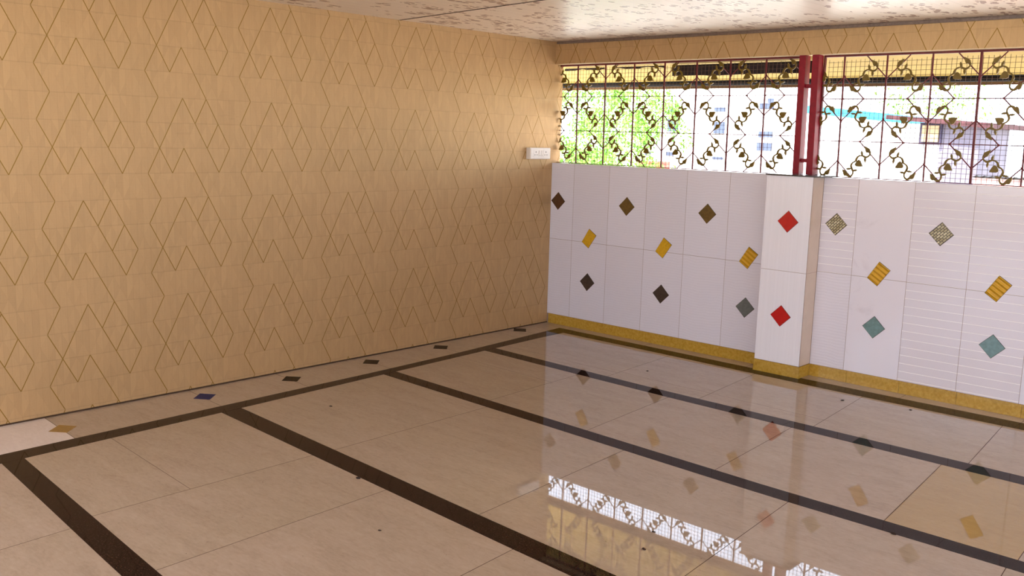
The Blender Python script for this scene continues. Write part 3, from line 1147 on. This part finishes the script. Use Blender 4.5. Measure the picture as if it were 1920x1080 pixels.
# ------------------------------------------------------------------ outside: sunshade over the opening
M_YEL = simple('yellow_soffit', srgb(176, 148, 66), 0.7, 0.3, 0, 0.06, 4)
M_DKG = simple('dark_gutter', srgb(20, 15, 13), 0.7, 0.2, 0, 0.2, 20)
M_BRL = simple('brown_fascia', srgb(132, 98, 58), 0.6, 0.3, 0, 0.1, 10)
M_TARP = simple('dark_tarpaulin', srgb(52, 46, 50), 0.8, 0.2, 0, 0.3, 14)
ss = empty('sunshade', (3.0, 0.15, 2.06), 'yellow sunshade slab jutting out above the grilles, with a brown lip', 'sunshade')
bm = bmesh.new()
prism = [(TW + .002, 2.078), (0.80, 1.972), (0.80, 2.06), (TW + .002, 2.20)]
va = [bm.verts.new((-2.5, y, z)) for y, z in prism]
vb = [bm.verts.new((9.0, y, z)) for y, z in prism]
bm.faces.new(va)
bm.faces.new(vb[::-1])
for k in range(4):
    bm.faces.new((va[k], vb[k], vb[(k + 1) % 4], va[(k + 1) % 4]))
bmesh.ops.recalc_face_normals(bm, faces=bm.faces)
kid('slab', bm, M_YEL, ss)
bm = bmesh.new()
bar(bm, (-2.5, 0.830, 1.958), (9.0, 0.830, 1.958), 0.050, 0.05, 10)
kid('gutter', bm, M_DKG, ss, 'dark gutter pipe under the slab edge')
bm = bmesh.new()
box(bm, -2.5, 9.0, 0.862, 0.876, 1.915, 2.07)
kid('fascia', bm, M_BRL, ss, 'brown lip board')


def cloth(x0, x1, z0, z1, y, seed, amp=0.02):
    rnd = random.Random(seed)
    bm = bmesh.new()
    n, m = 28, 5
    ph = [rnd.uniform(0, 6) for _ in range(4)]
    g = []
    for i in range(n + 1):
        t = i / n
        row = []
        for j in range(m + 1):
            s = j / m
            low = z0 + amp * (math.sin(9 * t + ph[0]) + 0.5 * math.sin(23 * t + ph[1])) * 0.5
            row.append(bm.verts.new((x0 + (x1 - x0) * t, y + 0.008 * math.sin(40 * t + ph[2]) * (1 - s), low + (z1 - low) * s)))
        g.append(row)
    for i in range(n):
        for j in range(m):
            bm.faces.new((g[i][j], g[i + 1][j], g[i + 1][j + 1], g[i][j + 1]))
    r = bmesh.ops.extrude_face_region(bm, geom=bm.faces[:])
    for v in [q for q in r['geom'] if isinstance(q, bmesh.types.BMVert)]:
        v.co.y += 0.004
    bmesh.ops.recalc_face_normals(bm, faces=bm.faces)
    return bm


obj('tarpaulin', cloth(0.93, 2.05, 1.972, 2.050, 0.24, 3, 0.006), M_TARP, smooth=True, label='dark grey tarpaulin strip hanging under the sunshade left of the post', cat='tarpaulin')
obj('tarpaulin', cloth(-0.1, 0.30, 2.036, 2.050, 0.24, 5, 0.008), M_TARP, smooth=True, label='small ragged end of dark tarpaulin near the papered wall, under the sunshade', cat='tarpaulin')
obj('tarpaulin', cloth(0.40, 0.86, 2.038, 2.050, 0.24, 8, 0.008), M_TARP, smooth=True, label='narrow rolled dark tarpaulin between the ragged end and the large grey strip', cat='tarpaulin')

# ground outside
bm = bmesh.new()
box(bm, -40, 45, 0.16, 60, -0.5, -0.35)
box(bm, -40, 45, -60, YB - 0.16, -0.5, -0.17)
box(bm, -40, -0.16, YB - 0.16, 0.16, -0.5, -0.17)
box(bm, XR + 0.16, 45, YB - 0.16, 0.16, -0.5, -0.17)
obj('ground', bm, M_CONC, kind='structure', label='pale sunlit ground outside')

# ------------------------------------------------------------------ outside: buildings
M_WB = simple('white_facade', srgb(240, 238, 240), 0.8, 0.2, 0, 0.03, 1)
M_GL = simple('dark_blue_glass', srgb(74, 82, 104), 0.35, 0.5, 0, 0.15, 6)
bd = empty('building', (-5.5, 12.0, -0.35), 'tall white building with small blue grey windows, far behind the left grille', 'building')
bm = bmesh.new()
box(bm, -8.2, -3.2, 12.0, 17, -0.35, 5.5)
kid('facade', bm, M_WB, bd)
for (x0, x1, z0, z1) in [(-5.76, -5.51, 2.10, 2.19), (-5.75, -5.5, 1.65, 1.89), (-4.72, -4.41, 2.16, 2.27), (-4.54, -4.42, 2.28, 2.37),
                         (-4.70, -4.40, 1.59, 1.71), (-4.72, -4.39, 1.32, 1.48), (-6.90, -6.67, 2.09, 2.20), (-6.90, -6.65, 1.67, 1.95),
                         (-7.47, -7.33, 1.13, 1.21), (-6.92, -6.72, 1.14, 1.22), (-5.74, -5.5, 1.10, 1.16)]:
    bm = bmesh.new()
    box(bm, x0, x1, 11.97, 12.02, z0, z1)
    w_ = kid('window', bm, M_GL, bd)
bm = bmesh.new()
box(bm, -7.1, -6.55, 11.2, 11.6, -0.35, 1.02)
tag(obj('brick_wall', bm, simple('brick_red', srgb(196, 110, 96), 0.9, 0.1, 0, 0.3, 9)), 'short reddish brick wall at the foot of the white building', 'wall')

shed = empty('shed', (-1.4, 10.0, -0.35), 'white walled shed with a light blue sheet roof, outside right of the post', 'shed')
bm = bmesh.new()
box(bm, -2.7, -0.30, 10.0, 12.0, -0.35, 1.83)
kid('wall', bm, M_WB, shed)
bm = bmesh.new()
prism_xz(bm, [(-2.75, 2.15), (-0.30, 1.925), (-0.30, 1.80), (-2.75, 2.02)], 9.9, 10.02)
kid('roof_sheet', bm, simple('light_blue_sheet', srgb(48, 140, 178), 0.5, 0.4, 0, 0.08, 3), shed, 'light blue roof sheet')
hut = empty('hut', (0.6, 7.0, -0.35), 'white and lilac hut with beige window and brown eave, behind the right grille', 'hut')
bm = bmesh.new()
box(bm, -0.05, 0.578, 7.06, 8.2, -0.35, 1.80)
kid('wall', bm, M_WB, hut)
bm = bmesh.new()
box(bm, 0.580, 1.07, 7.02, 8.2, -0.35, 1.80)
kid('wall', bm, simple('lilac_grey_wall', srgb(112, 106, 118), 0.8, 0.2, 0, 0.15, 4), hut, 'lilac grey side wall')
bm = bmesh.new()
prism_xz(bm, [(-0.10, 1.905), (1.20, 1.815), (1.20, 1.748), (-0.10, 1.848)], 6.9, 8.4)
kid('eave', bm, simple('brown_roof_tile', srgb(80, 50, 52), 0.8, 0.2, 0, 0.3, 12), hut)
bm = bmesh.new()
box(bm, 0.325, 0.600, 6.985, 7.05, 1.53, 1.81)
wf = kid('window', bm, simple('dark_window_frame', srgb(60, 52, 72), 0.6, 0.3), hut)
bm = bmesh.new()
box(bm, 0.360, 0.570, 6.965, 6.985, 1.565, 1.775)
p_ = obj('shutter', bm, simple('beige_shutter', srgb(160, 138, 104), 0.7, 0.3, 0, 0.1, 20), wf)

# corrugated sheet roof edge and pink wall, lower right
lean = empty('lean_to', (2.4, 5.0, -0.35), 'pink walled lean-to with dark corrugated roof edge, low behind the right grille', 'lean-to')
bm = bmesh.new()
box(bm, 1.66, 4.5, 4.98, 5.04, -0.35, 1.192)
kid('wall', bm, simple('pink_plaster', srgb(214, 160, 152), 0.8, 0.2, 0, 0.06, 3), lean)
bm = bmesh.new()
N = 110
prev = None
for i in range(N + 1):
    x = 1.64 + i * (2.9 / N)
    z = 1.205 + 0.011 * math.sin(2 * math.pi * x / 0.076)
    cur = [bm.verts.new((x, 4.96, z)), bm.verts.new((x, 4.96, z + 0.008)), bm.verts.new((x, 6.6, z - 0.10)), bm.verts.new((x, 6.6, z - 0.108))]
    if prev:
        for k in range(4):
            bm.faces.new((prev[k], cur[k], cur[(k + 1) % 4], prev[(k + 1) % 4]))
    prev = cur
bmesh.ops.recalc_face_normals(bm, faces=bm.faces)
kid('corrugated_roof', bm, simple('weathered_sheet', srgb(40, 36, 36), 0.7, 0.3, 0, 0.2, 12), lean)
bm = bmesh.new()
box(bm, 0.6, 12, 14, 14.3, -0.35, 3.2)
tag(obj('boundary_wall', bm, simple('pale_boundary', srgb(236, 240, 226), 0.9, 0.1, 0, 0.05, 1)), 'pale far wall behind the hut, seen washed out through the right grille', 'wall')

# trees
M_LEAF = []
for i, c in enumerate(((122, 170, 58), (104, 156, 48), (172, 204, 112))):
    n = NT('leaf_%d' % i, 0.55, 0.3, srgb(*c))
    n.b.inputs['Subsurface Weight'].default_value = 0.0
    M_LEAF.append(n.m)
M_BARK = simple('bark', srgb(92, 74, 56), 0.9, 0.1, 0, 0.3, 12)


def tree(x, y, h, r, nleaf, seed, label):
    rnd = random.Random(seed)
    root = empty('tree', (x, y, -0.35), label, 'tree', None)
    bm = bmesh.new()
    bar(bm, (x, y, -0.35), (x + 0.05, y, h * 0.35), 0.10, None, 10)
    kid('trunk', bm, M_BARK, root)
    bm = bmesh.new()
    clumps = [(rnd.uniform(-r, r) * .8, rnd.uniform(-r, r) * .6, rnd.uniform(0.15, 1.0)) for _ in range(34)]
    for i in range(nleaf):
        cx_, cy_, cz_ = rnd.choice(clumps)
        q = Vector((rnd.gauss(0, 1), rnd.gauss(0, 1), rnd.gauss(0, 1))).normalized() * (0.34 * r * rnd.random() ** 0.4)
        c = Vector((x + cx_ + q.x, y + cy_ + q.y, 0.1 + cz_ * (h - 0.2) + q.z))
        a = rnd.uniform(0.03, 0.055)
        e_ = Euler((rnd.uniform(-1.2, 1.2), rnd.uniform(-1.2, 1.2), rnd.uniform(0, 6.28))).to_matrix()
        pts = [Vector((-a, 0, 0)), Vector((0, -a * .45, 0.006)), Vector((a, 0, 0)), Vector((0, a * .45, 0.006))]
        f = bm.faces.new([bm.verts.new(c + e_ @ p) for p in pts])
        f.material_index = rnd.randrange(3)
    kid('foliage', bm, M_LEAF, root)


tree(-7.6, 10.3, 3.2, 0.9, 4600, 1, 'tall pale green tree outside at the far left of the left grille')
tree(-5.2, 8.6, 2.5, 0.75, 3600, 2, 'pale green bushy tree in front of the white building, right of the tallest tree')
tree(-4.6, 6.3, 2.7, 0.6, 2800, 4, 'pale green tree closest to the papered wall, seen through the first bars')
tree(-1.9, 14.0, 3.0, 1.1, 1300, 6, 'pale green tree rising behind the blue roofed shed')
